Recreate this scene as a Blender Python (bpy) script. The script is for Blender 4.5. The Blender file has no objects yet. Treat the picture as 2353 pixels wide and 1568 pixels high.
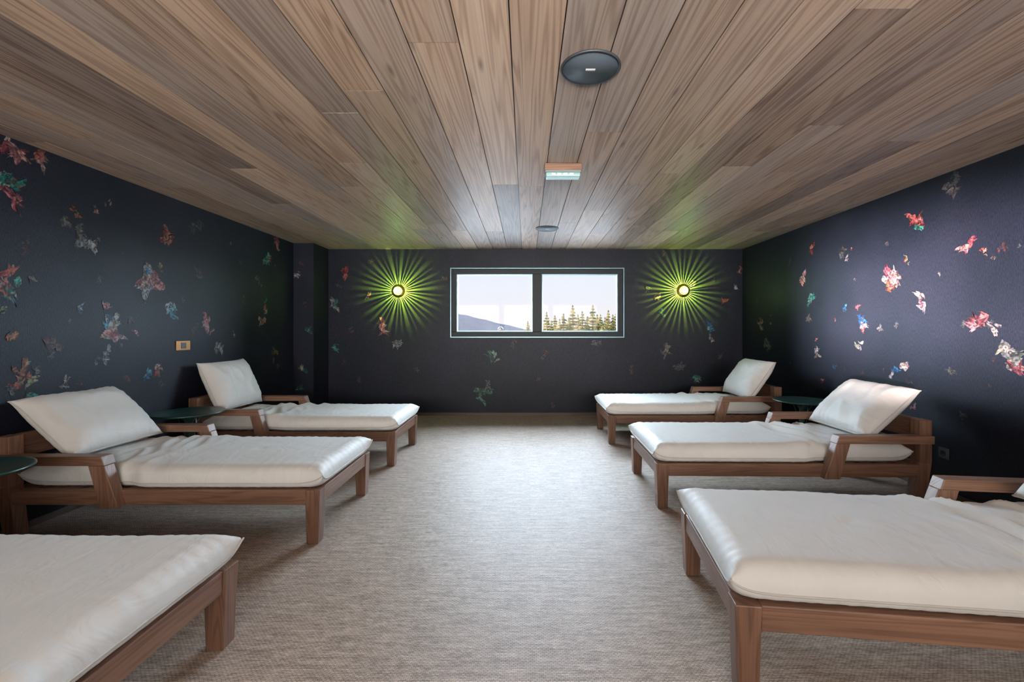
import bpy, bmesh, math, random
from mathutils import Vector, Matrix, noise
random.seed(7)
scene = bpy.context.scene
COL = scene.collection
F=1020.0; VX=1209.0; VY=758.0; CH=1.29
XL=-3.25; XR=3.25; YB=6.67; YR=-2.2; ZC=2.5
WX0,WX1,WZ0,WZ1=-1.124,1.458,1.185,2.205

# ---------------- helpers ----------------
def mat(name):
    m=bpy.data.materials.new(name); m.use_nodes=True
    nt=m.node_tree; b=nt.nodes['Principled BSDF']
    return m,nt,b
def N(nt,t,**k):
    n=nt.nodes.new(t)
    for a,v in k.items(): setattr(n,a,v)
    return n
def simple(name,col,rough=.5,metal=0,spec=.5,emit=None,es=0):
    m,nt,b=mat(name)
    b.inputs['Base Color'].default_value=(*col,1); b.inputs['Roughness'].default_value=rough
    b.inputs['Metallic'].default_value=metal; b.inputs['Specular IOR Level'].default_value=spec
    if emit:
        b.inputs['Emission Color'].default_value=(*emit,1); b.inputs['Emission Strength'].default_value=es
    return m
def new_obj(name,bm,mats=(),parent=None,smooth=False,loc=None):
    me=bpy.data.meshes.new(name); bm.to_mesh(me); bm.free()
    o=bpy.data.objects.new(name,me); COL.objects.link(o)
    for m in mats: me.materials.append(m)
    if smooth:
        for p in me.polygons: p.use_smooth=True
    if parent: o.parent=parent
    if loc: o.location=loc
    return o
def empty(name,loc=(0,0,0),rot=0):
    e=bpy.data.objects.new(name,None); COL.objects.link(e); e.location=loc; e.rotation_euler=(0,0,rot); e.empty_display_size=.1
    return e
def newbm():
    bm=bmesh.new(); bm.loops.layers.uv.new('UVMap'); bm.loops.layers.float_color.new('rnd'); return bm
def hexa(bm,P,axis=None,mi=0):
    """P: 8 points, first 4 bottom loop, next 4 top loop"""
    uv=bm.loops.layers.uv.active; cl=bm.loops.layers.float_color['rnd']
    vs=[bm.verts.new(p) for p in P]
    if axis is None:
        d=[max(p[i] for p in P)-min(p[i] for p in P) for i in range(3)]
        axis=d.index(max(d))
    o=[a for a in range(3) if a!=axis]
    ru,rv=random.uniform(0,40),random.uniform(0,40); c=(random.random(),random.random(),random.random(),1)
    for f in ((3,2,1,0),(4,5,6,7),(0,1,5,4),(1,2,6,5),(2,3,7,6),(3,0,4,7)):
        fa=bm.faces.new([vs[i] for i in f]); fa.material_index=mi
        for l in fa.loops:
            p=l.vert.co; l[uv].uv=(p[axis]+ru,p[o[0]]+p[o[1]]*.93+rv); l[cl]=c
def box(bm,x0,x1,y0,y1,z0,z1,axis=None,mi=0):
    hexa(bm,[(x0,y0,z0),(x1,y0,z0),(x1,y1,z0),(x0,y1,z0),(x0,y0,z1),(x1,y0,z1),(x1,y1,z1),(x0,y1,z1)],axis,mi)
def bev(o,w=.004,s=2):
    m=o.modifiers.new('bev','BEVEL'); m.width=w; m.segments=s; m.limit_method='ANGLE'
def lathe(bm,prof,n=48,c=(0,0,0),mi=0,close=True):
    rings=[]
    for r,z in prof:
        if r<1e-6: rings.append([bm.verts.new((c[0],c[1],c[2]+z))])
        else: rings.append([bm.verts.new((c[0]+r*math.cos(2*math.pi*i/n),c[1]+r*math.sin(2*math.pi*i/n),c[2]+z)) for i in range(n)])
    for a,b in zip(rings,rings[1:]):
        for i in range(n):
            j=(i+1)%n
            if len(a)==1 and len(b)==1: continue
            if len(a)==1: f=bm.faces.new((a[0],b[j],b[i]))
            elif len(b)==1: f=bm.faces.new((a[i],a[j],b[0]))
            else: f=bm.faces.new((a[i],a[j],b[j],b[i]))
            f.material_index=mi; f.smooth=True

def wood_mat(name,ramp,rough=.5,scale=1.0,planky=1.0,spec=.4,grey=None,knots=True,ring=.22,fine=.45,stretch=1.0):
    m,nt,b=mat(name); L=nt.links
    uv=N(nt,'ShaderNodeUVMap',uv_map='UVMap')
    at=N(nt,'ShaderNodeVertexColor',layer_name='rnd')
    sep=N(nt,'ShaderNodeSeparateColor'); L.new(at.outputs['Color'],sep.inputs[0])
    mp=N(nt,'ShaderNodeMapping'); mp.inputs['Scale'].default_value=(.55*scale*stretch,7*scale,1); L.new(uv.outputs[0],mp.inputs[0])
    n1=N(nt,'ShaderNodeTexNoise'); n1.inputs['Scale'].default_value=1.1; n1.inputs['Detail'].default_value=2; n1.inputs['Distortion'].default_value=.2
    L.new(mp.outputs[0],n1.inputs['Vector'])
    mul=N(nt,'ShaderNodeMath',operation='MULTIPLY'); mul.inputs[1].default_value=85
    L.new(n1.outputs[0],mul.inputs[0])
    sn=N(nt,'ShaderNodeMath',operation='SINE'); L.new(mul.outputs[0],sn.inputs[0])
    mr=N(nt,'ShaderNodeMapRange'); mr.inputs[1].default_value=-1; mr.inputs[2].default_value=.2; L.new(sn.outputs[0],mr.inputs[0])
    mp2=N(nt,'ShaderNodeMapping'); mp2.inputs['Scale'].default_value=(3*scale*stretch,110*scale,1); L.new(uv.outputs[0],mp2.inputs[0])
    n2=N(nt,'ShaderNodeTexNoise'); n2.inputs['Scale'].default_value=1; n2.inputs['Detail'].default_value=5; L.new(mp2.outputs[0],n2.inputs['Vector'])
    mp3=N(nt,'ShaderNodeMapping'); mp3.inputs['Scale'].default_value=(1.2*scale*stretch,5*scale,1); L.new(uv.outputs[0],mp3.inputs[0])
    n3=N(nt,'ShaderNodeTexNoise'); n3.inputs['Scale'].default_value=1.5; n3.inputs['Detail'].default_value=4; L.new(mp3.outputs[0],n3.inputs['Vector'])
    a1=N(nt,'ShaderNodeMath',operation='MULTIPLY'); a1.inputs[1].default_value=ring; L.new(mr.outputs[0],a1.inputs[0])
    a2=N(nt,'ShaderNodeMath',operation='MULTIPLY_ADD'); a2.inputs[1].default_value=fine; L.new(n2.outputs[0],a2.inputs[0]); L.new(a1.outputs[0],a2.inputs[2])
    a3=N(nt,'ShaderNodeMath',operation='MULTIPLY_ADD'); a3.inputs[1].default_value=.5; L.new(n3.outputs[0],a3.inputs[0]); L.new(a2.outputs[0],a3.inputs[2])
    a4=N(nt,'ShaderNodeMath',operation='MULTIPLY_ADD'); a4.inputs[1].default_value=.35*planky; L.new(sep.outputs[0],a4.inputs[0]); L.new(a3.outputs[0],a4.inputs[2])
    a5=N(nt,'ShaderNodeMath',operation='SUBTRACT'); a5.inputs[1].default_value=.24+.15*planky; L.new(a4.outputs[0],a5.inputs[0])
    cr=N(nt,'ShaderNodeValToRGB'); L.new(a5.outputs[0],cr.inputs[0])
    el=cr.color_ramp.elements
    while len(el)<len(ramp): el.new(.5)
    for e,(p,c) in zip(el,ramp): e.position=p; e.color=(*c,1)
    out=cr.outputs[0]
    if grey:
        mx=N(nt,'ShaderNodeMix',data_type='RGBA'); 
        g=N(nt,'ShaderNodeMath',operation='MULTIPLY_ADD'); g.inputs[1].default_value=1.2; g.inputs[2].default_value=-.05; g.use_clamp=True
        g2=N(nt,'ShaderNodeMath',operation='ADD'); L.new(sep.outputs[1],g2.inputs[0]); 
        g3=N(nt,'ShaderNodeMath',operation='SUBTRACT'); g3.inputs[1].default_value=.5; L.new(n3.outputs[0],g3.inputs[0]); L.new(g3.outputs[0],g2.inputs[1])
        L.new(g2.outputs[0],g.inputs[0]); L.new(g.outputs[0],mx.inputs['Factor'])
        mg=N(nt,'ShaderNodeMix',data_type='RGBA',blend_type='MULTIPLY'); mg.inputs['Factor'].default_value=1; L.new(cr.outputs[0],mg.inputs['A']); mg.inputs['B'].default_value=(*grey,1)
        L.new(cr.outputs[0],mx.inputs['A']); L.new(mg.outputs['Result'],mx.inputs['B']); out=mx.outputs['Result']
    if knots:
        mpk=N(nt,'ShaderNodeMapping'); mpk.inputs['Scale'].default_value=(1.6*scale,7*scale,1); L.new(uv.outputs[0],mpk.inputs[0])
        vo=N(nt,'ShaderNodeTexVoronoi'); vo.inputs['Scale'].default_value=1; L.new(mpk.outputs[0],vo.inputs['Vector'])
        kr=N(nt,'ShaderNodeMapRange'); kr.inputs[1].default_value=.02; kr.inputs[2].default_value=.12; kr.inputs[3].default_value=.45; kr.inputs[4].default_value=1; L.new(vo.outputs['Distance'],kr.inputs[0])
        mk=N(nt,'ShaderNodeMix',data_type='RGBA',blend_type='MULTIPLY'); mk.inputs['Factor'].default_value=1
        L.new(out,mk.inputs['A']); L.new(kr.outputs[0],mk.inputs['B']); out=mk.outputs['Result']
    L.new(out,b.inputs['Base Color'])
    b.inputs['Roughness'].default_value=rough; b.inputs['Specular IOR Level'].default_value=spec
    bp=N(nt,'ShaderNodeBump'); bp.inputs['Strength'].default_value=.25; bp.inputs['Distance'].default_value=.003
    L.new(a2.outputs[0],bp.inputs['Height']); L.new(bp.outputs[0],b.inputs['Normal'])
    return m

# ---------------- materials ----------------
M_ceil=wood_mat('ceiling_wood',[(0,(.17,.108,.08)),(.35,(.385,.268,.195)),(.65,(.54,.40,.30)),(1,(.74,.59,.46))],rough=.45,grey=(.66,.72,.84),spec=.45,ring=.28,fine=.55,planky=1.15,stretch=.5)
M_frame=wood_mat('lounger_wood',[(0,(.09,.042,.026)),(.4,(.19,.098,.063)),(.7,(.275,.152,.10)),(1,(.36,.215,.15))],rough=.42,scale=1.6,planky=.5,spec=.5,knots=False,stretch=.6)
M_brown=simple('skirting_wood',(.07,.045,.03),.5)

def wallpaper():
    m,nt,b=mat('wallpaper'); L=nt.links
    tc=N(nt,'ShaderNodeTexCoord')
    n=N(nt,'ShaderNodeTexNoise'); n.inputs['Scale'].default_value=1.3; n.inputs['Detail'].default_value=3; L.new(tc.outputs['Object'],n.inputs['Vector'])
    cr=N(nt,'ShaderNodeValToRGB'); cr.color_ramp.elements[0].position=.35; cr.color_ramp.elements[0].color=(.0075,.0105,.019,1)
    cr.color_ramp.elements[1].position=.7; cr.color_ramp.elements[1].color=(.0135,.0155,.028,1); L.new(n.outputs[0],cr.inputs[0])
    mp=N(nt,'ShaderNodeMapping'); mp.inputs['Scale'].default_value=(220,220,45); L.new(tc.outputs['Object'],mp.inputs[0])
    n2=N(nt,'ShaderNodeTexNoise'); n2.inputs['Scale'].default_value=1; n2.inputs['Detail'].default_value=2; L.new(mp.outputs[0],n2.inputs['Vector'])
    fr=N(nt,'ShaderNodeMapRange'); fr.inputs[1].default_value=.35; fr.inputs[2].default_value=.65; fr.inputs[3].default_value=.6; fr.inputs[4].default_value=1.4; L.new(n2.outputs[0],fr.inputs[0])
    mx=N(nt,'ShaderNodeMix',data_type='RGBA',blend_type='MULTIPLY'); mx.inputs['Factor'].default_value=1; L.new(cr.outputs[0],mx.inputs['A']); L.new(fr.outputs[0],mx.inputs['B'])
    L.new(mx.outputs['Result'],b.inputs['Base Color'])
    bp=N(nt,'ShaderNodeBump'); bp.inputs['Strength'].default_value=.6; bp.inputs['Distance'].default_value=.0015; L.new(n2.outputs[0],bp.inputs['Height'])
    L.new(bp.outputs[0],b.inputs['Normal'])
    b.inputs['Roughness'].default_value=.5; b.inputs['Specular IOR Level'].default_value=.22
    return m
M_wall=wallpaper()
def petal_mat():
    m,nt,b=mat('wallpaper_print'); L=nt.links
    at=N(nt,'ShaderNodeVertexColor',layer_name='rnd'); tc=N(nt,'ShaderNodeTexCoord')
    n=N(nt,'ShaderNodeTexNoise'); n.inputs['Scale'].default_value=24; n.inputs['Detail'].default_value=4; n.inputs['Distortion'].default_value=1.8; L.new(tc.outputs['Object'],n.inputs['Vector'])
    mr=N(nt,'ShaderNodeMapRange'); mr.inputs[1].default_value=.36; mr.inputs[2].default_value=.64; mr.inputs[3].default_value=.08; mr.inputs[4].default_value=.75; L.new(n.outputs[0],mr.inputs[0])
    mx=N(nt,'ShaderNodeMix',data_type='RGBA',blend_type='MULTIPLY'); mx.inputs['Factor'].default_value=1; L.new(at.outputs[0],mx.inputs['A']); L.new(mr.outputs[0],mx.inputs['B'])
    L.new(mx.outputs['Result'],b.inputs['Base Color']); b.inputs['Roughness'].default_value=.5; b.inputs['Specular IOR Level'].default_value=.25
    return m
M_petal=petal_mat()
def carpet():
    m,nt,b=mat('woven_carpet'); L=nt.links
    tc=N(nt,'ShaderNodeTexCoord')
    def mapn(s,det=3):
        mp=N(nt,'ShaderNodeMapping'); mp.inputs['Scale'].default_value=s; L.new(tc.outputs['Object'],mp.inputs[0])
        n=N(nt,'ShaderNodeTexNoise'); n.inputs['Scale'].default_value=1; n.inputs['Detail'].default_value=det; L.new(mp.outputs[0],n.inputs['Vector']); return n
    na=mapn((28,150,1)); nb=mapn((110,110,1)); nd=mapn((6,45,1))
    mp=N(nt,'ShaderNodeMapping'); mp.inputs['Scale'].default_value=(1,1,1); L.new(tc.outputs['Object'],mp.inputs[0])
    br=N(nt,'ShaderNodeTexBrick'); br.inputs['Scale'].default_value=34; br.inputs['Mortar Size'].default_value=.05; br.inputs['Brick Width'].default_value=.55; br.inputs['Row Height'].default_value=.28
    br.inputs['Color1'].default_value=(1,1,1,1); br.inputs['Color2'].default_value=(.5,.5,.5,1); br.inputs['Mortar'].default_value=(0,0,0,1)
    L.new(mp.outputs[0],br.inputs['Vector'])
    s1=N(nt,'ShaderNodeMath',operation='MULTIPLY_ADD'); s1.inputs[1].default_value=.5; L.new(na.outputs[0],s1.inputs[0]); 
    s2=N(nt,'ShaderNodeMath',operation='MULTIPLY'); s2.inputs[1].default_value=.25; L.new(br.outputs['Color'],s2.inputs[0]); L.new(s2.outputs[0],s1.inputs[2])
    s3=N(nt,'ShaderNodeMath',operation='MULTIPLY_ADD'); s3.inputs[1].default_value=.4; L.new(nd.outputs[0],s3.inputs[0]); L.new(s1.outputs[0],s3.inputs[2])
    s4=N(nt,'ShaderNodeMath',operation='MULTIPLY_ADD'); s4.inputs[1].default_value=.25; L.new(nb.outputs[0],s4.inputs[0]); L.new(s3.outputs[0],s4.inputs[2])
    cr=N(nt,'ShaderNodeValToRGB'); el=cr.color_ramp.elements
    el[0].position=.5; el[0].color=(.145,.107,.086,1); el[1].position=.92; el[1].color=(.62,.51,.425,1)
    e=el.new(.70); e.color=(.39,.303,.243,1); L.new(s4.outputs[0],cr.inputs[0])
    L.new(cr.outputs[0],b.inputs['Base Color'])
    bp=N(nt,'ShaderNodeBump'); bp.inputs['Strength'].default_value=.7; bp.inputs['Distance'].default_value=.004; L.new(s4.outputs[0],bp.inputs['Height']); L.new(bp.outputs[0],b.inputs['Normal'])
    b.inputs['Roughness'].default_value=.55; b.inputs['Specular IOR Level'].default_value=.4
    return m
M_floor=carpet()
def fabric():
    m,nt,b=mat('cushion_fabric'); L=nt.links
    tc=N(nt,'ShaderNodeTexCoord')
    n=N(nt,'ShaderNodeTexNoise'); n.inputs['Scale'].default_value=5; n.inputs['Detail'].default_value=3; L.new(tc.outputs['Object'],n.inputs['Vector'])
    cr=N(nt,'ShaderNodeValToRGB'); cr.color_ramp.elements[0].color=(.58,.57,.55,1); cr.color_ramp.elements[1].color=(.67,.66,.635,1); L.new(n.outputs[0],cr.inputs[0]); L.new(cr.outputs[0],b.inputs['Base Color'])
    n2=N(nt,'ShaderNodeTexNoise'); n2.inputs['Scale'].default_value=380; n2.inputs['Detail'].default_value=2; L.new(tc.outputs['Object'],n2.inputs['Vector'])
    bp=N(nt,'ShaderNodeBump'); bp.inputs['Strength'].default_value=.2; bp.inputs['Distance'].default_value=.001; L.new(n2.outputs[0],bp.inputs['Height'])
    mp=N(nt,'ShaderNodeMapping'); mp.inputs['Scale'].default_value=(9,4,4); L.new(tc.outputs['Object'],mp.inputs[0])
    n3=N(nt,'ShaderNodeTexNoise',noise_dimensions='3D'); n3.inputs['Scale'].default_value=1; n3.inputs['Detail'].default_value=3; n3.inputs['Distortion'].default_value=1.2; L.new(mp.outputs[0],n3.inputs['Vector'])
    bp2=N(nt,'ShaderNodeBump'); bp2.inputs['Strength'].default_value=.4; bp2.inputs['Distance'].default_value=.02; L.new(n3.outputs[0],bp2.inputs['Height']); L.new(bp.outputs[0],bp2.inputs['Normal'])
    L.new(bp2.outputs[0],b.inputs['Normal'])
    b.inputs['Roughness'].default_value=.6; b.inputs['Specular IOR Level'].default_value=.35
    b.inputs['Sheen Weight'].default_value=.1
    return m
M_fab=fabric()
M_pipe=simple('cushion_piping',(.5,.48,.44),.7)
M_winframe=simple('window_frame_metal',(.012,.017,.023),.5,0,.25)
M_winedge=simple('window_trim_metal',(.16,.27,.33),.3,.4,.5)
def glass_thin(name,tint=(1,1,1),fac=.06):
    m=bpy.data.materials.new(name); m.use_nodes=True; nt=m.node_tree; nt.nodes.clear()
    o=N(nt,'ShaderNodeOutputMaterial'); t=N(nt,'ShaderNodeBsdfTransparent'); g=N(nt,'ShaderNodeBsdfGlossy'); mx=N(nt,'ShaderNodeMixShader')
    t.inputs[0].default_value=(*tint,1); g.inputs['Roughness'].default_value=.02; mx.inputs[0].default_value=fac
    nt.links.new(t.outputs[0],mx.inputs[1]); nt.links.new(g.outputs[0],mx.inputs[2]); nt.links.new(mx.outputs[0],o.inputs[0]); return m
M_glass=glass_thin('window_glass',(.97,.99,1),.004)
M_teal=simple('teal_lacquer',(.015,.055,.05),.3,.1,.6)
M_brass=simple('brass',(.75,.52,.15),.3,1)
M_copper=simple('copper_plate',(.30,.14,.05),.4,.6)
M_black=simple('black_plastic',(.01,.01,.012),.35)
M_matte=simple('matte_black',(.012,.012,.01),.9,0,.1)
M_spk=simple('speaker_grille',(.085,.11,.14),.55,.2)
M_spkrim=simple('speaker_rim',(.06,.07,.085),.4,.3)
M_white=simple('white_mark',(.75,.78,.8),.5)

# ---------------- room shell ----------------
T=.25
bm=newbm(); box(bm,XL-T,XR+T,YR-T,YB+T,-.2,0); new_obj('floor',bm,[M_floor])
bm=newbm(); box(bm,XL-T,XL,YR-T,YB+T,0,ZC+.2); wl=new_obj('wall_left',bm,[M_wall])
bm=newbm(); box(bm,XR,XR+T,YR-T,YB+T,0,ZC+.2); wr=new_obj('wall_right',bm,[M_wall])
bm=newbm()
box(bm,XL,WX0,YB,YB+T,0,ZC+.2); box(bm,WX1,XR,YB,YB+T,0,ZC+.2); box(bm,WX0,WX1,YB,YB+T,0,WZ0); box(bm,WX0,WX1,YB,YB+T,WZ1,ZC+.2)
wb=new_obj('wall_back',bm,[M_wall])
bm=newbm(); box(bm,XL,-2.97,6.2,YB,0,ZC); wc=new_obj('wall_corner_casing',bm,[M_wall])
RX0,RX1,RZ0,RZ1=-2.6,2.6,.93,2.25
bm=newbm(); box(bm,XL,RX0,YR-T,YR,0,ZC+.2); box(bm,RX1,XR,YR-T,YR,0,ZC+.2); box(bm,RX0,RX1,YR-T,YR,0,RZ0); box(bm,RX0,RX1,YR-T,YR,RZ1,ZC+.2)
new_obj('wall_rear',bm,[M_wall])
# ceiling: planks
bm=newbm()
PW=.217; x=-.065-PW*16
g=.0028
while x<XR:
    a=max(x+g,XL); b_=min(x+PW-g,XR)
    if b_-a>.01:
        y=YR-random.uniform(0,2.5)
        while y<YB:
            l=random.choice([2.0,2.4,2.9,3.4,3.9])*random.uniform(.9,1.1); y1=y+l
            y0c=max(y+.0015,YR); y1c=min(y1-.0015,YB)
            if y1c-y0c>.02:
                dz=random.uniform(0,.0015)
                box(bm,a,b_,y0c,y1c,ZC+dz,ZC+.02,axis=1)
            y=y1
    x+=PW
box(bm,XL,XR,YR,YB,ZC+.02,ZC+.2,mi=1)
new_obj('ceiling',bm,[M_ceil,M_black])
for nm,c in (('baseboard_back',(-2.97,XR,YB-.012,YB)),('baseboard_left',(XL,XL+.012,YR,6.2)),('baseboard_right',(XR-.012,XR,YR,YB-.012))):
    bm=newbm(); box(bm,*c,0,.045); new_obj(nm,bm,[M_brown])

# windows
def window(name,x0,x1,z0,z1,y,sgn,mull,fw=.055):
    e=empty(name,((x0+x1)/2,y,(z0+z1)/2)); cx,cz=(x0+x1)/2,(z0+z1)/2
    X0,X1,Z0,Z1=x0-cx,x1-cx,z0-cz,z1-cz
    def B(bm,a,b,c,d,ya,yb): 
        ya,yb=sorted((ya*sgn,yb*sgn)); box(bm,a,b,ya,yb,c,d)
    bm=newbm(); t=.014
    for r in ((X0-t,X1+t,Z1,Z1+t),(X0-t,X1+t,Z0-t,Z0),(X0-t,X0,Z0,Z1),(X1,X1+t,Z0,Z1)): B(bm,*r,-.012,.0)
    o=new_obj('trim',bm,[M_winedge],e)
    bm=newbm()
    for r in ((X0,X1,Z1-fw,Z1),(X0,X1,Z0,Z0+fw),(X0,X0+fw,Z0+fw,Z1-fw),(X1-fw,X1,Z0+fw,Z1-fw)): B(bm,*r,.02,.10)
    for m in mull: B(bm,m-cx-.07,m-cx+.07,Z0+fw,Z1-fw,.015,.10)
    o=new_obj('frame',bm,[M_winframe],e); bev(o,.004)
    xs=[X0+fw]+[v for m in mull for v in (m-cx-.07,m-cx+.07)]+[X1-fw]
    bm=newbm()
    for i in range(0,len(xs),2):
        a,b=xs[i],xs[i+1]; s=.014
        for r in ((a,b,Z1-fw-s,Z1-fw),(a,b,Z0+fw,Z0+fw+s),(a,a+s,Z0+fw+s,Z1-fw-s),(b-s,b,Z0+fw+s,Z1-fw-s)): B(bm,*r,.03,.08)
    new_obj('sash',bm,[M_winedge],e)
    bm=newbm()
    vs=[bm.verts.new(p) for p in ((X0+fw,.058*sgn,Z0+fw),(X1-fw,.058*sgn,Z0+fw),(X1-fw,.058*sgn,Z1-fw),(X0+fw,.058*sgn,Z1-fw))]; bm.faces.new(vs)
    new_obj('glass',bm,[M_glass],e)
window('window_1',WX0,WX1,WZ0,WZ1,YB,1,[.167],.075)
window('window_2',RX0,RX1,RZ0,RZ1,YR,-1,[-.87,.87],.07)

# ---------------- wallpaper print ----------------
PAL={'pink':[(.55,.2,.23),(.7,.4,.4),(.35,.08,.11),(.6,.5,.48)],'red':[(.45,.07,.07),(.5,.17,.14),(.25,.03,.05),(.5,.35,.32)],
'teal':[(.02,.32,.27),(.04,.2,.22),(.1,.45,.38),(.5,.12,.1),(.55,.5,.45)],'white':[(.5,.48,.48),(.3,.3,.34),(.62,.6,.56),(.2,.2,.24)],
'orange':[(.5,.23,.1),(.5,.4,.25),(.4,.1,.05)],'yellow':[(.5,.38,.15),(.4,.4,.22),(.45,.1,.08),(.1,.3,.2)],
'blue':[(.05,.22,.5),(.1,.4,.6),(.03,.1,.3),(.5,.5,.55)],'mix':[(.05,.25,.5),(.5,.15,.18),(.6,.55,.52),(.3,.08,.15),(.6,.35,.3)],
'grey':[(.16,.16,.17),(.24,.23,.22),(.1,.11,.13)],'dim':[(.12,.05,.06),(.14,.1,.1),(.06,.07,.1)],'green':[(.05,.25,.18),(.1,.3,.25),(.3,.35,.33),(.04,.1,.1)]}
def petals(bm,mapf,a,b,r,pal,k):
    """cluster of torn, folded petals. mapf(a,b,off)->3D"""
    cl=bm.loops.layers.float_color['rnd']; cols=PAL[pal]
    n=3+int(min(6,r*32)); base=random.uniform(0,6.28); lean=random.uniform(0,6.28)
    for i in range(n):
        k[0]+=1; off=.0012+.00015*(k[0]%14)
        ang=base+random.gauss(0,.9); L=r*random.uniform(.6,1.45); W=L*random.uniform(.28,.55)
        rr_=random.uniform(0,.75)*r; th=lean+random.choice((0,math.pi))+random.gauss(0,.6)
        ca=a+rr_*math.cos(th)*.8; cb=b+rr_*math.sin(th)
        col=random.choice(cols); sh=random.uniform(.5,1.1)
        seg=18; pts=[]
        bend=random.uniform(-.9,.9); tear=random.randint(0,seg-1)
        for s in range(seg):
            t=s/seg*2*math.pi
            px=math.cos(t)*L*.5; py=math.sin(t)*W*.5*(1-.5*math.cos(t))
            jag=1+random.uniform(-.25,.15)
            if s in (tear,(tear+7)%seg): jag*=.5
            px*=jag; py*=jag; py+=bend*px*px/max(L,.01)*1.6
            pts.append((ca+px*math.cos(ang)-py*math.sin(ang),cb+px*math.sin(ang)+py*math.cos(ang)))
        c0=bm.verts.new(mapf(ca,cb,off)); vs=[bm.verts.new(mapf(p[0],p[1],off)) for p in pts]
        cd=tuple(min(1,c*sh) for c in col); ce=tuple(c*sh*random.uniform(.35,.85) for c in col); alt=random.choice(cols)
        for s in range(seg):
            f=bm.faces.new((c0,vs[s],vs[(s+1)%seg]))
            cc=cd if (s//3)%2 else tuple(.6*x_+.4*y_ for x_,y_ in zip(cd,alt))
            for l in f.loops: l[cl]=(*(cc if l.vert is c0 else (ce if s%4<2 else cc)),1)
kk=[0]; PS=1.25
Lf=[(35,350,32,'pink'),(90,355,24,'red'),(18,420,36,'teal'),(28,450,24,'pink'),(175,490,14,'orange'),(150,520,20,'grey'),(200,552,24,'white'),(180,530,16,'grey'),(385,540,26,'red'),(450,520,20,'grey'),
(20,645,36,'teal'),(4,660,28,'red'),(4,715,14,'yellow'),(330,650,38,'mix'),(350,640,20,'pink'),(370,620,11,'yellow'),(185,700,16,'blue'),(245,705,16,'pink'),(258,740,26,'blue'),(262,768,24,'pink'),(395,708,20,'blue'),(460,630,16,'dim'),(475,748,26,'pink'),(445,765,14,'dim'),(500,800,20,'white'),(245,810,18,'white'),(312,765,11,'pink'),(30,775,16,'orange'),(52,855,32,'yellow'),(40,872,24,'red'),(145,885,18,'white'),(338,865,16,'blue'),(360,850,16,'red'),(75,920,20,'teal'),(290,870,11,'dim'),(20,890,14,'grey'),(120,790,22,'dim'),(115,820,14,'dim'),(60,570,16,'dim'),(300,735,10,'dim'),(372,878,12,'dim'),
(635,558,17,'pink'),(613,602,15,'teal'),(620,592,10,'red'),(590,640,12,'grey'),(610,705,17,'teal'),(603,740,14,'pink'),(630,815,16,'yellow'),(640,840,10,'grey'),(560,690,10,'dim'),(550,600,9,'dim'),(420,690,9,'dim'),(230,640,9,'dim'),(70,640,11,'grey')]
Cf=[(684,632,14,'white'),(690,605,9,'dim'),(712,760,14,'green'),(695,850,15,'teal'),(690,890,12,'green'),(700,700,9,'dim')]
Bf=[(795,628,14,'red'),(772,700,14,'green'),(855,600,9,'dim'),(880,750,17,'pink'),(912,792,15,'white'),(805,760,9,'dim'),(780,660,8,'dim'),(1135,815,18,'green'),(1110,905,18,'green'),(1120,890,12,'grey'),(1375,790,14,'grey'),(1250,815,10,'dim'),(1530,805,14,'grey'),(1520,715,13,'green'),(1508,682,9,'pink'),(1630,750,14,'blue'),(1665,690,11,'red'),(1592,652,10,'white'),(1700,622,9,'pink'),(1690,660,8,'blue'),(1560,840,14,'grey'),(1600,872,13,'teal'),(1270,930,9,'dim'),(1525,585,9,'dim'),(825,875,9,'dim'),(845,680,10,'pink'),(1450,850,9,'dim'),(1490,665,9,'grey'),(1635,780,10,'white'),(770,800,10,'teal'),(1240,870,8,'dim'),(790,830,9,'dim'),(1020,640,8,'dim'),(1640,640,8,'dim'),(1180,790,8,'dim'),(960,850,8,'dim'),(1655,820,9,'dim')]
Rf=[(2195,425,26,'grey'),(2200,405,14,'grey'),(2100,505,24,'red'),(2110,520,14,'teal'),(1880,505,18,'pink'),(1865,570,16,'red'),(1935,578,18,'grey'),(1945,598,10,'white'),(2220,570,20,'pink'),(2262,580,11,'red'),(2083,600,12,'yellow'),(1847,635,16,'pink'),(2040,645,30,'pink'),(2048,660,18,'orange'),(2117,690,20,'mix'),(2250,735,30,'pink'),(2275,745,22,'white'),(2215,745,12,'grey'),(1862,690,16,'teal'),(1940,710,9,'blue'),(1978,735,18,'blue'),(1983,755,18,'pink'),(2025,757,10,'grey'),(1858,730,12,'grey'),(1747,745,15,'pink'),(1765,790,16,'white'),(1975,795,14,'white'),(1880,812,18,'white'),(2320,810,34,'white'),(2330,835,26,'pink'),(2055,855,16,'blue'),(2078,840,16,'pink'),(2180,850,14,'grey'),(1920,842,10,'blue'),(1890,870,10,'pink'),(1970,705,10,'pink'),(2060,750,9,'grey'),(2090,880,9,'dim'),(1740,690,8,'dim'),(2040,560,8,'dim'),(1815,600,8,'dim'),(2160,630,8,'grey')]
def side(lst,X,name,par):
    s=1 if X<0 else -1; bm=newbm()
    for px,py,r,pal in lst:
        z=abs(X)*F/abs(px-VX); h=CH-(py-VY)*z/F
        petals(bm,lambda a,b,o:(X+s*o,a,b),z,h,r*z/F*PS,pal,kk)
    for i in range(34):
        petals(bm,lambda a,b,o:(X+s*o,a,b),random.uniform(-2,2.5),random.uniform(.3,2.3),random.uniform(.03,.1),random.choice(list(PAL)),kk)
    for i in range(26):
        petals(bm,lambda a,b,o:(X+s*o,a,b),random.uniform(2.6,6.0),random.uniform(.4,2.35),random.uniform(.02,.045),random.choice(('dim','grey','dim','pink')),kk)
    new_obj(name,bm,[M_petal],par)
side(Lf,XL,'print_left',wl); side(Rf,XR,'print_right',wr)
bm=newbm()
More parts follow.
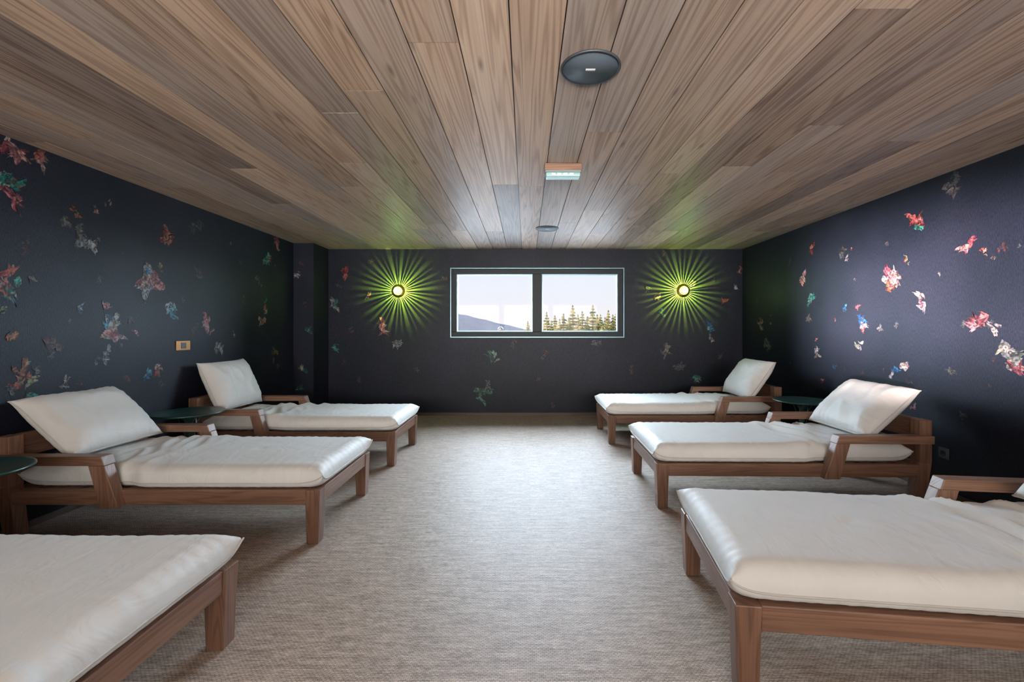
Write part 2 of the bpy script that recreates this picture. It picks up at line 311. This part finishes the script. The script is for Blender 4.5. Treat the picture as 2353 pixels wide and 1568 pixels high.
for px,py,r,pal in Bf: petals(bm,lambda a,b,o:(a,YB-o,b),(px-VX)/F*YB,CH-(py-VY)/F*YB,r/F*YB*PS,pal,kk)
new_obj('print_back',bm,[M_petal],wb)
bm=newbm()
for px,py,r,pal in Cf: petals(bm,lambda a,b,o:(a,6.2-o,b),(px-VX)/F*6.2,CH-(py-VY)/F*6.2,r/F*6.2*1.0,pal,kk)
new_obj('print_casing',bm,[M_petal],wc)

# ---------------- loungers ----------------
def sm(a,b,x):
    t=max(0,min(1,(x-a)/(b-a))); return t*t*(3-2*t)
def cushion(name,L,wfun,Tt,Tb,R,nx,ny,seed,ear,folds,pucker,dome,mats,parent,lift=0):
    """soft cushion lying in xy, x in 0..L, seam at z=0"""
    bm=bmesh.new(); off=Vector((seed*13.7,seed*7.1,seed*3.3))
    def gg(d,R): 
        t=min(d/R,1); return math.sqrt(max(0,1-(1-t)**2))
    top={};bot={}
    for i in range(nx+1):
        u=math.sin((i/nx-.5)*math.pi)*.55+.45*(2*i/nx-1)
        for j in range(ny+1):
            v=math.sin((j/ny-.5)*math.pi)*.55+.45*(2*j/ny-1)
            hw=wfun((u+1)/2*L)
            X=L/2+u*L/2*(1-ear*(1-v**4)); Y=v*hw*(1-ear*1.3*(1-u**10))
            dx=(1-abs(u))*L/2; dy=(1-abs(v))*hw
            f=(gg(dx,R)*gg(dy,R))**.85
            edge=math.exp(-min(dx,dy)/.06)
            p=Vector((X,Y,0))
            al=Y if dx<dy else X
            pk=pucker*edge*f*(math.sin(al*95+4*noise.noise(p*6+off))*.6+noise.noise(Vector((al*45,seed,0)))) 
            lf=lift*math.exp(-(dx+dy)/.05)
            z=Tt*f*(1+dome*(1-u*u)*(1-v*v))+pk+f*.006*noise.noise(p*4+off)
            z+=f*folds(X,Y,off)+lf
            vt=bm.verts.new((X,Y,z)); top[i,j]=vt
            if i in(0,nx) or j in(0,ny): bot[i,j]=vt
            else: bot[i,j]=bm.verts.new((X,Y,-Tb*f-pk*.4+lf*.9))
    for i in range(nx):
        for j in range(ny):
            bm.faces.new((top[i,j],top[i+1,j],top[i+1,j+1],top[i,j+1]))
            q=(bot[i,j],bot[i,j+1],bot[i+1,j+1],bot[i+1,j])
            bm.faces.new(q)
    loop=[(i,0) for i in range(nx)]+[(nx,j) for j in range(ny)]+[(i,ny) for i in range(nx,0,-1)]+[(0,j) for j in range(ny,0,-1)]
    pts=[top[k].co.copy() for k in loop]; n=len(pts); rr=.0045; rings=[]
    for q in range(n):
        d=(pts[(q+1)%n]-pts[q-1]).normalized(); s=d.cross(Vector((0,0,1))).normalized(); upv=Vector((0,0,1))
        rings.append([bm.verts.new(pts[q]+s*rr*math.cos(a)+upv*rr*math.sin(a)) for a in (0,1.05,2.09,3.14,4.19,5.24)])
    for q in range(n):
        A=rings[q];B=rings[(q+1)%n]
        for w in range(6):
            f_=bm.faces.new((A[w],A[(w+1)%6],B[(w+1)%6],B[w])); f_.material_index=1
    return new_obj(name,bm,mats,parent,smooth=True)

def lounger(loc,rot,tilt,bx,seed,L=1.95):
    e=empty('sun_lounger',loc,rot); H=.43
    bm=newbm()
    for s in (-1,1):
        y0,y1=sorted((s*(H-.085),s*H))
        hexa(bm,[(.012,y0+.006,0),(.082,y0+.006,0),(.082,y1-.006,0),(.012,y1-.006,0),(0,y0,.325),(.09,y0,.325),(.09,y1,.325),(0,y1,.325)])
        hexa(bm,[(L-.13,y0+.006,0),(L-.05,y0+.006,0),(L-.05,y1-.006,0),(L-.13,y1-.006,0),(L-.085,y0,.34),(L,y0,.34),(L,y1,.34),(L-.085,y1,.34)])
        box(bm,L-.085,L,y0,y1,.34,.645)
        ya,yb=sorted((s*(H-.05),s*(H-.008))); box(bm,.09,L-.085,ya,yb,.235,.325)
        ya,yb=sorted((s*(H-.022),s*(H+.045)))
        hexa(bm,[(1.165,ya,.235),(1.275,ya,.235),(1.275,yb,.235),(1.165,yb,.235),(1.25,ya,.485),(1.345,ya,.485),(1.345,yb,.485),(1.25,yb,.485)],axis=2)
        ya,yb=sorted((s*(H-.034),s*(H+.045)))
        hexa(bm,[(1.25,ya,.485),(L-.02,ya,.485),(L-.02,yb,.485),(1.25,yb,.485),(1.268,ya,.54),(L-.02,ya,.54),(L-.02,yb,.54),(1.268,yb,.54)])
    box(bm,.008,.05,-H+.085,H-.085,.235,.325); box(bm,L-.06,L-.02,-H+.085,H-.085,.235,.325)
    box(bm,L-.06,L-.015,-H+.085,H-.085,.50,.645); box(bm,L-.055,L-.02,-H+.085,H-.085,.36,.46)
    for i in range(14):
        xx=.09+i*.128; box(bm,xx,xx+.085,-H+.05,H-.05,.298,.32)
    for s in (-.2,.2): box(bm,.05,L-.06,s-.02,s+.02,.25,.298)
    o=new_obj('frame',bm,[M_frame],e); bev(o,.004)
    def wf(x): return .432-.034*sm(1.08,1.2,x)
    def fm(x,y,off):
        w=sm(.95,1.15,x)*(1-sm(1.5,1.65,x))
        r=1-abs(noise.noise(Vector((x*9+3*y,y*3.5,0))+off))*2.4
        q=.5*sm(.55,1.0,x)
        d=-.012*math.exp(-(((x-.62)**2+(y)**2)/.0009))
        return .018*w*r+.006*q*r+d
    c=cushion('mattress',L-.09,wf,.095,.042,.085,150,60,seed,.018,fm,.0065,.08,[M_fab,M_pipe],e,lift=.05)
    c.location=(-.018,0,.365)
    def fp(x,y,off): 
        return .010*(1-abs(noise.noise(Vector((x*5,y*7,1))+off))*2.2)
    PL=.52
    p=cushion('pillow',PL,lambda x:.35,.09,.085,.15,56,64,seed+5,.05,fp,.007,.18,[M_fab,M_pipe],e)
    p.rotation_euler=(0,-tilt,0); p.location=(bx,0,.49)
    return e
R=math.radians
def lou_right(xf,yc,rot,tilt,bx,seed): return lounger((xf,yc,0),R(rot),R(tilt),bx,seed)
lou_right(.785,1.98,-7,47,1.53,1)
lou_right(.945,3.62,-1,43,1.56,2)
lou_right(.92,5.41,0,55,1.63,3)
lounger((-1.205,1.43,0),R(180),R(45),1.55,4)
lounger((-1.238,3.09,0),R(180),R(43),1.58,5)
lounger((-1.232,4.61,0),R(180),R(66),1.72,6)

# ---------------- side tables ----------------
def table(x,y,h=.575,r=.265):
    e=empty('side_table',(x,y,0))
    bm=bmesh.new(); lathe(bm,[(0,h-.014),(r-.01,h-.014),(r,h-.008),(r,h-.002),(r-.004,h+.003),(r-.012,h),(0,h)],64); new_obj('top',bm,[M_teal],e)
    bm=bmesh.new(); lathe(bm,[(0,h-.014),(.07,h-.016),(.06,h-.04),(.028,h-.09),(.022,.3),(.035,.2),(.09,.06),(.15,.018),(.16,0),(0,0)],48); new_obj('pedestal',bm,[M_teal],e)
    bm=bmesh.new()
    for k in range(5):
        prev=None
        for i in range(31):
            t=i/30; z=.06+t*(h-.1); rad=.03+.055*(2*t-1)**2; a=k*2*math.pi/5+t*3.0
            ring=[bm.verts.new((rad*math.cos(a)+.006*math.cos(b),rad*math.sin(a)+.006*math.sin(b),z)) for b in (0,1.57,3.14,4.71)]
            if prev:
                for w in range(4): bm.faces.new((prev[w],prev[(w+1)%4],ring[(w+1)%4],ring[w]))
            prev=ring
    new_obj('ribs',bm,[M_teal],e,smooth=True)
table(-2.93,3.86); table(2.80,4.5); table(-2.86,2.24)

# ---------------- ceiling fixtures ----------------
def speaker(x,y,r):
    e=empty('ceiling_speaker',(x,y,ZC))
    bm=bmesh.new(); lathe(bm,[(0,-.006),(r-.008,-.006),(r-.006,-.010),(r,-.006),(r,0),(0,0)],64); new_obj('rim',bm,[M_spkrim],e)
    bm=bmesh.new(); lathe(bm,[(0,-.0085),(r-.012,-.0075),(r-.012,-.005),(0,-.005)],64); new_obj('grille',bm,[M_spk],e)
    bm=newbm(); box(bm,-.022,.022,-.006,.006,-.0105,-.0082); new_obj('badge',bm,[M_white],e)
speaker(.297,2.05,.138); speaker(.25,5.30,.138)
e=empty('emergency_light',(.27,3.27,ZC))
bm=newbm(); box(bm,-.135,.135,-.05,.05,-.05,0); o=new_obj('wood_base',bm,[M_frame],e); bev(o,.003)
bm=newbm(); box(bm,-.128,.128,-.045,.045,-.062,-.05); new_obj('body',bm,[simple('housing',(.2,.25,.25),.4)],e)
bm=newbm(); box(bm,-.125,.125,-.043,.043,-.092,-.062); o=new_obj('diffuser',bm,[simple('diffuser',(.2,.33,.32),.15,0,.6,(.45,.85,.78),.22)],e); bev(o,.008,3)
bm=newbm()
for i in (-.07,-.03,.015,.06): box(bm,i-.012,i+.012,-.0445,-.043,-.085,-.07)
new_obj('led',bm,[simple('led',(.8,.9,.9),.3,0,.5,(.8,1,.97),1.6)],e)

# ---------------- switches ----------------
e=empty('wall_switch',(XL,4.2,1.14))
bm=newbm(); box(bm,0,.009,-.085,.085,-.045,.045); o=new_obj('plate',bm,[M_copper],e); bev(o,.003)
bm=newbm(); box(bm,.008,.013,-.03,.03,-.028,.028); o=new_obj('rocker',bm,[M_black],e); bev(o,.002)
e=empty('wall_socket',(XR,3.45,.33))
bm=newbm(); box(bm,-.009,0,-.042,.042,-.042,.042); o=new_obj('plate',bm,[M_spkrim],e); bev(o,.003)
bm=bmesh.new(); lathe(bm,[(.022,0),(.022,.004),(.018,.004),(.018,.001),(0,.001)],24); o=new_obj('outlet',bm,[M_black],e); o.rotation_euler=(0,-math.pi/2,0); o.location=(-.009,0,0)

# ---------------- sconces ----------------
M_glow=simple('sconce_glass',(.9,.8,.4),.2,0,.5,(1,.78,.25),1.3)
M_glow2=simple('sconce_core',(.9,.8,.4),.2,0,.5,(1,.92,.6),4)
def sconce(x,z,seed):
    rnd=random.Random(seed)
    e=empty('wall_sconce',(x,YB,z)); e.rotation_euler=(math.pi/2,0,0)  # local +z points into the room
    r=.10
    bm=bmesh.new(); lathe(bm,[(0,.064),(.05,.064),(.075,.060),(r-.01,.052),(r,.0445),(r+.002,.046),(r-.006,.058),(.08,.068),(.068,.078),(.058,.078),(.052,.070),(0,.068)],56); new_obj('dish',bm,[M_brass],e)
    bm=bmesh.new(); lathe(bm,[(0,.062),(.05,.062),(.075,.058),(r-.009,.050),(r-.004,.0445)],56); new_obj('light_block_liner',bm,[M_matte],e)  # black disc added under the dish so reflections don't blur the rays
    bm=bmesh.new(); lathe(bm,[(.05,.0675),(.05,.082),(.042,.088),(.035,.086),(.035,.0675)],48); new_obj('ring',bm,[M_glow],e)
    bm=bmesh.new(); lathe(bm,[(.016,.066),(.019,.08),(.015,.095),(.008,.104),(0,.106)],32); new_obj('core',bm,[M_glow2],e)
    bm=bmesh.new(); lathe(bm,[(0,.001),(.03,.001),(.03,.012),(0,.012)],32); new_obj('backplate',bm,[M_matte],e)
    bm=newbm(); n=36
    for i in range(n):
        a=2*math.pi*(i+rnd.uniform(-.16,.16))/n; hw=math.pi/n*rnd.uniform(.5,.72)
        P=[]
        for zz in (.0005,.056):
            for rr,aa in ((.075,a-hw),(r-.006,a-hw),(r-.006,a+hw),(.075,a+hw)):
                P.append((rr*math.cos(aa),rr*math.sin(aa),zz if rr<.08 else min(zz,.049)))
        hexa(bm,P)
    new_obj('ray_mask_collar',bm,[M_matte],e)  # invented fins that split the bulb's light into rays on the wall
    ld=bpy.data.lights.new('bulb','POINT'); ld.energy=460; ld.color=(.66,1,.05); ld.shadow_soft_size=.003
    lo=bpy.data.objects.new('bulb',ld); COL.objects.link(lo); lo.parent=e; lo.location=(0,0,.0525)
    ld=bpy.data.lights.new('green_fill_light','POINT'); ld.energy=3; ld.color=(.35,1,.25); ld.shadow_soft_size=.02  # added point light without a fixture, washes nearby wall and ceiling green
    lo=bpy.data.objects.new('green_fill_light',ld); COL.objects.link(lo); lo.parent=e; lo.location=(0,0,.14)
sconce(-1.909,1.868,1); sconce(2.346,1.875,2)

# ---------------- outside ----------------
def noisecol(name,c1,c2,s,rough=.9):
    m,nt,b=mat(name); tc=N(nt,'ShaderNodeTexCoord'); n=N(nt,'ShaderNodeTexNoise'); n.inputs['Scale'].default_value=s; n.inputs['Detail'].default_value=5
    cr=N(nt,'ShaderNodeValToRGB'); cr.color_ramp.elements[0].position=.4; cr.color_ramp.elements[1].position=.62
    cr.color_ramp.elements[0].color=(*c1,1); cr.color_ramp.elements[1].color=(*c2,1)
    nt.links.new(tc.outputs['Object'],n.inputs['Vector']); nt.links.new(n.outputs[0],cr.inputs[0]); nt.links.new(cr.outputs[0],b.inputs['Base Color']); b.inputs['Roughness'].default_value=1; b.inputs['Specular IOR Level'].default_value=0
    return m
bm=bmesh.new(); S=400
bm.faces.new([bm.verts.new(p) for p in ((-S,YB+.5,-4),(S,YB+.5,-4),(S,S,-4),(-S,S,-4))]); new_obj('ground',bm,[noisecol('bounce_ground',(.6,.62,.65),(.8,.82,.85),.05)])  # out of view, made pale to bounce light up onto the ceiling
bm=bmesh.new(); nx,ny=120,20; g={}
for i in range(nx+1):
    for j in range(ny+1):
        X=-160+i*300/nx; Y=170+j*8
        hgt=-4+(5.0 + (0 if X>0 else min(-X,40)*.24+max(0,-X-40)*.12))*math.sin(min(1,j/ny*1.5)*math.pi/2)
        hgt+=.7*noise.noise(Vector((X*.12,Y*.1,0)))+.35*noise.noise(Vector((X*.5,Y*.3,2)))
        g[i,j]=bm.verts.new((X,Y,hgt))
for i in range(nx):
    for j in range(ny): bm.faces.new((g[i,j],g[i+1,j],g[i+1,j+1],g[i,j+1]))
new_obj('distant_hill',bm,[noisecol('hill',(.028,.030,.042),(.046,.048,.060),.25)],smooth=True)
M_con=noisecol('conifer_needles',(.010,.018,.008),(.065,.058,.020),2.2)
M_trunk=simple('bark',(.03,.02,.014),.9)
def tree_mesh(seed):
    rnd=random.Random(seed); bm=bmesh.new(); H=6.0
    lathe(bm,[(.14,0),(.09,3),(.02,5.9),(0,5.95)],8,mi=1)
    nl=28
    for l in range(nl):
        t=l/(nl-1); z=.9+t*4.95; rad=(1.8*(1-t)**.9+.05)*rnd.uniform(.75,1.12); nb=9+int(7*(1-t))
        for b in range(nb):
            a=rnd.uniform(0,6.28); rl=rad*rnd.uniform(.6,1.15); dr=-.22*rl+rnd.uniform(-.06,.06)
            ca,sa=math.cos(a),math.sin(a); w=.05+.17*rl
            p0=Vector((0,0,z)); tip=Vector((rl*ca,rl*sa,z+dr))
            mid=p0.lerp(tip,.55)+Vector((0,0,.06)); sd=Vector((-sa,ca,0))
            v=[bm.verts.new(q) for q in (p0,mid-sd*w-Vector((0,0,.1)),tip,mid+sd*w-Vector((0,0,.1)),mid)]
            bm.faces.new((v[0],v[1],v[4])); bm.faces.new((v[1],v[2],v[4])); bm.faces.new((v[2],v[3],v[4])); bm.faces.new((v[3],v[0],v[4]))
            w2=w*.5; dd=min(.3,.12+.16*rl); u=[bm.verts.new(q) for q in (mid,mid-sd*w2*1.9+Vector((ca*.1*rl,sa*.1*rl,-dd)),mid+Vector((ca*.15*rl,sa*.15*rl,-.08)),mid+sd*w2*1.9+Vector((ca*.1*rl,sa*.1*rl,-dd)))]
            bm.faces.new((u[0],u[1],u[2])); bm.faces.new((u[0],u[2],u[3]))
    me=bpy.data.meshes.new('conifer'); bm.to_mesh(me); bm.free(); me.materials.append(M_con); me.materials.append(M_trunk); return me
tms=[tree_mesh(i) for i in range(4)]
for i,(px,up,d) in enumerate([(1213,20,44),(1256,42,34),(1275,34,38),(1295,38,36),(1316,58,33),(1338,44,35),(1362,58,34),(1380,36,39),(1398,46,34),(1418,52,36),(1436,50,34),(1234,26,40),(1462,44,33),(1286,26,30),(1350,32,31),(1390,30,30),(1328,36,30),(1267,22,30),(1308,30,32),(1372,36,33),(1408,36,31)]):
    o=bpy.data.objects.new('conifer_tree',tms[i%4]); COL.objects.link(o)
    h=up/F*d+CH+4; s=h/5.95; o.location=((px-VX)/F*d,d,-4); o.scale=(s*1.05,s*1.05,s); o.rotation_euler=(0,0,i*1.3)
bm=bmesh.new(); lathe(bm,[(.07,-4),(.07,1.25),(.12,1.25),(.12,1.35),(.05,1.42),(0,1.42)],16); new_obj('chimney_pipe',bm,[M_black],loc=(-1.15,20,0))

# ---------------- light ----------------
w=bpy.data.worlds.new('World'); scene.world=w; w.use_nodes=True; nt=w.node_tree; bg=nt.nodes['Background']
tc=N(nt,'ShaderNodeTexCoord'); sp=N(nt,'ShaderNodeSeparateXYZ'); nt.links.new(tc.outputs['Generated'],sp.inputs[0])
cr=N(nt,'ShaderNodeValToRGB'); nt.links.new(sp.outputs['Z'],cr.inputs[0])
cr.color_ramp.elements[0].position=0; cr.color_ramp.elements[0].color=(.93,.87,.90,1)
cr.color_ramp.elements[1].position=.2; cr.color_ramp.elements[1].color=(.76,.86,.98,1)
nt.links.new(cr.outputs[0],bg.inputs[0]); bg.inputs[1].default_value=1.05
def sun(name,dirv,strength,angle,col):
    l=bpy.data.lights.new(name,'SUN'); l.energy=strength; l.angle=R(angle); l.color=col
    o=bpy.data.objects.new(name,l); COL.objects.link(o); o.rotation_euler=Vector(dirv).to_track_quat('-Z','Y').to_euler(); o.location=(0,0,8)
sun('front_sky_light',(0,-1,-.12),66,110,(.70,.85,1))
sun('front_high_sky_light',(0,-1,-.42),19,55,(.70,.85,1))
sun('low_sun',(.62,.78,-.0),44,5,(1,.80,.77))
sun('rear_sky_light',(0,1,-.12),18,110,(1,.89,.79))
sun('ceiling_fill_light',(0,1,.26),16,50,(1,.92,.84))  # added fill shining upward through the rear opening to brighten the ceiling

# ---------------- camera ----------------
cd=bpy.data.cameras.new('camera'); cam=bpy.data.objects.new('camera',cd); COL.objects.link(cam)
cd.sensor_width=36; cd.lens=36*F/2353; cd.shift_x=-(VX-1176.5)/2353; cd.shift_y=-(784-VY)/2353; cd.clip_start=.05; cd.clip_end=1000
cam.location=(0,0,CH); cam.rotation_euler=(math.pi/2,0,0)
scene.camera=cam
scene.view_settings.view_transform='Standard'
scene.view_settings.exposure=0
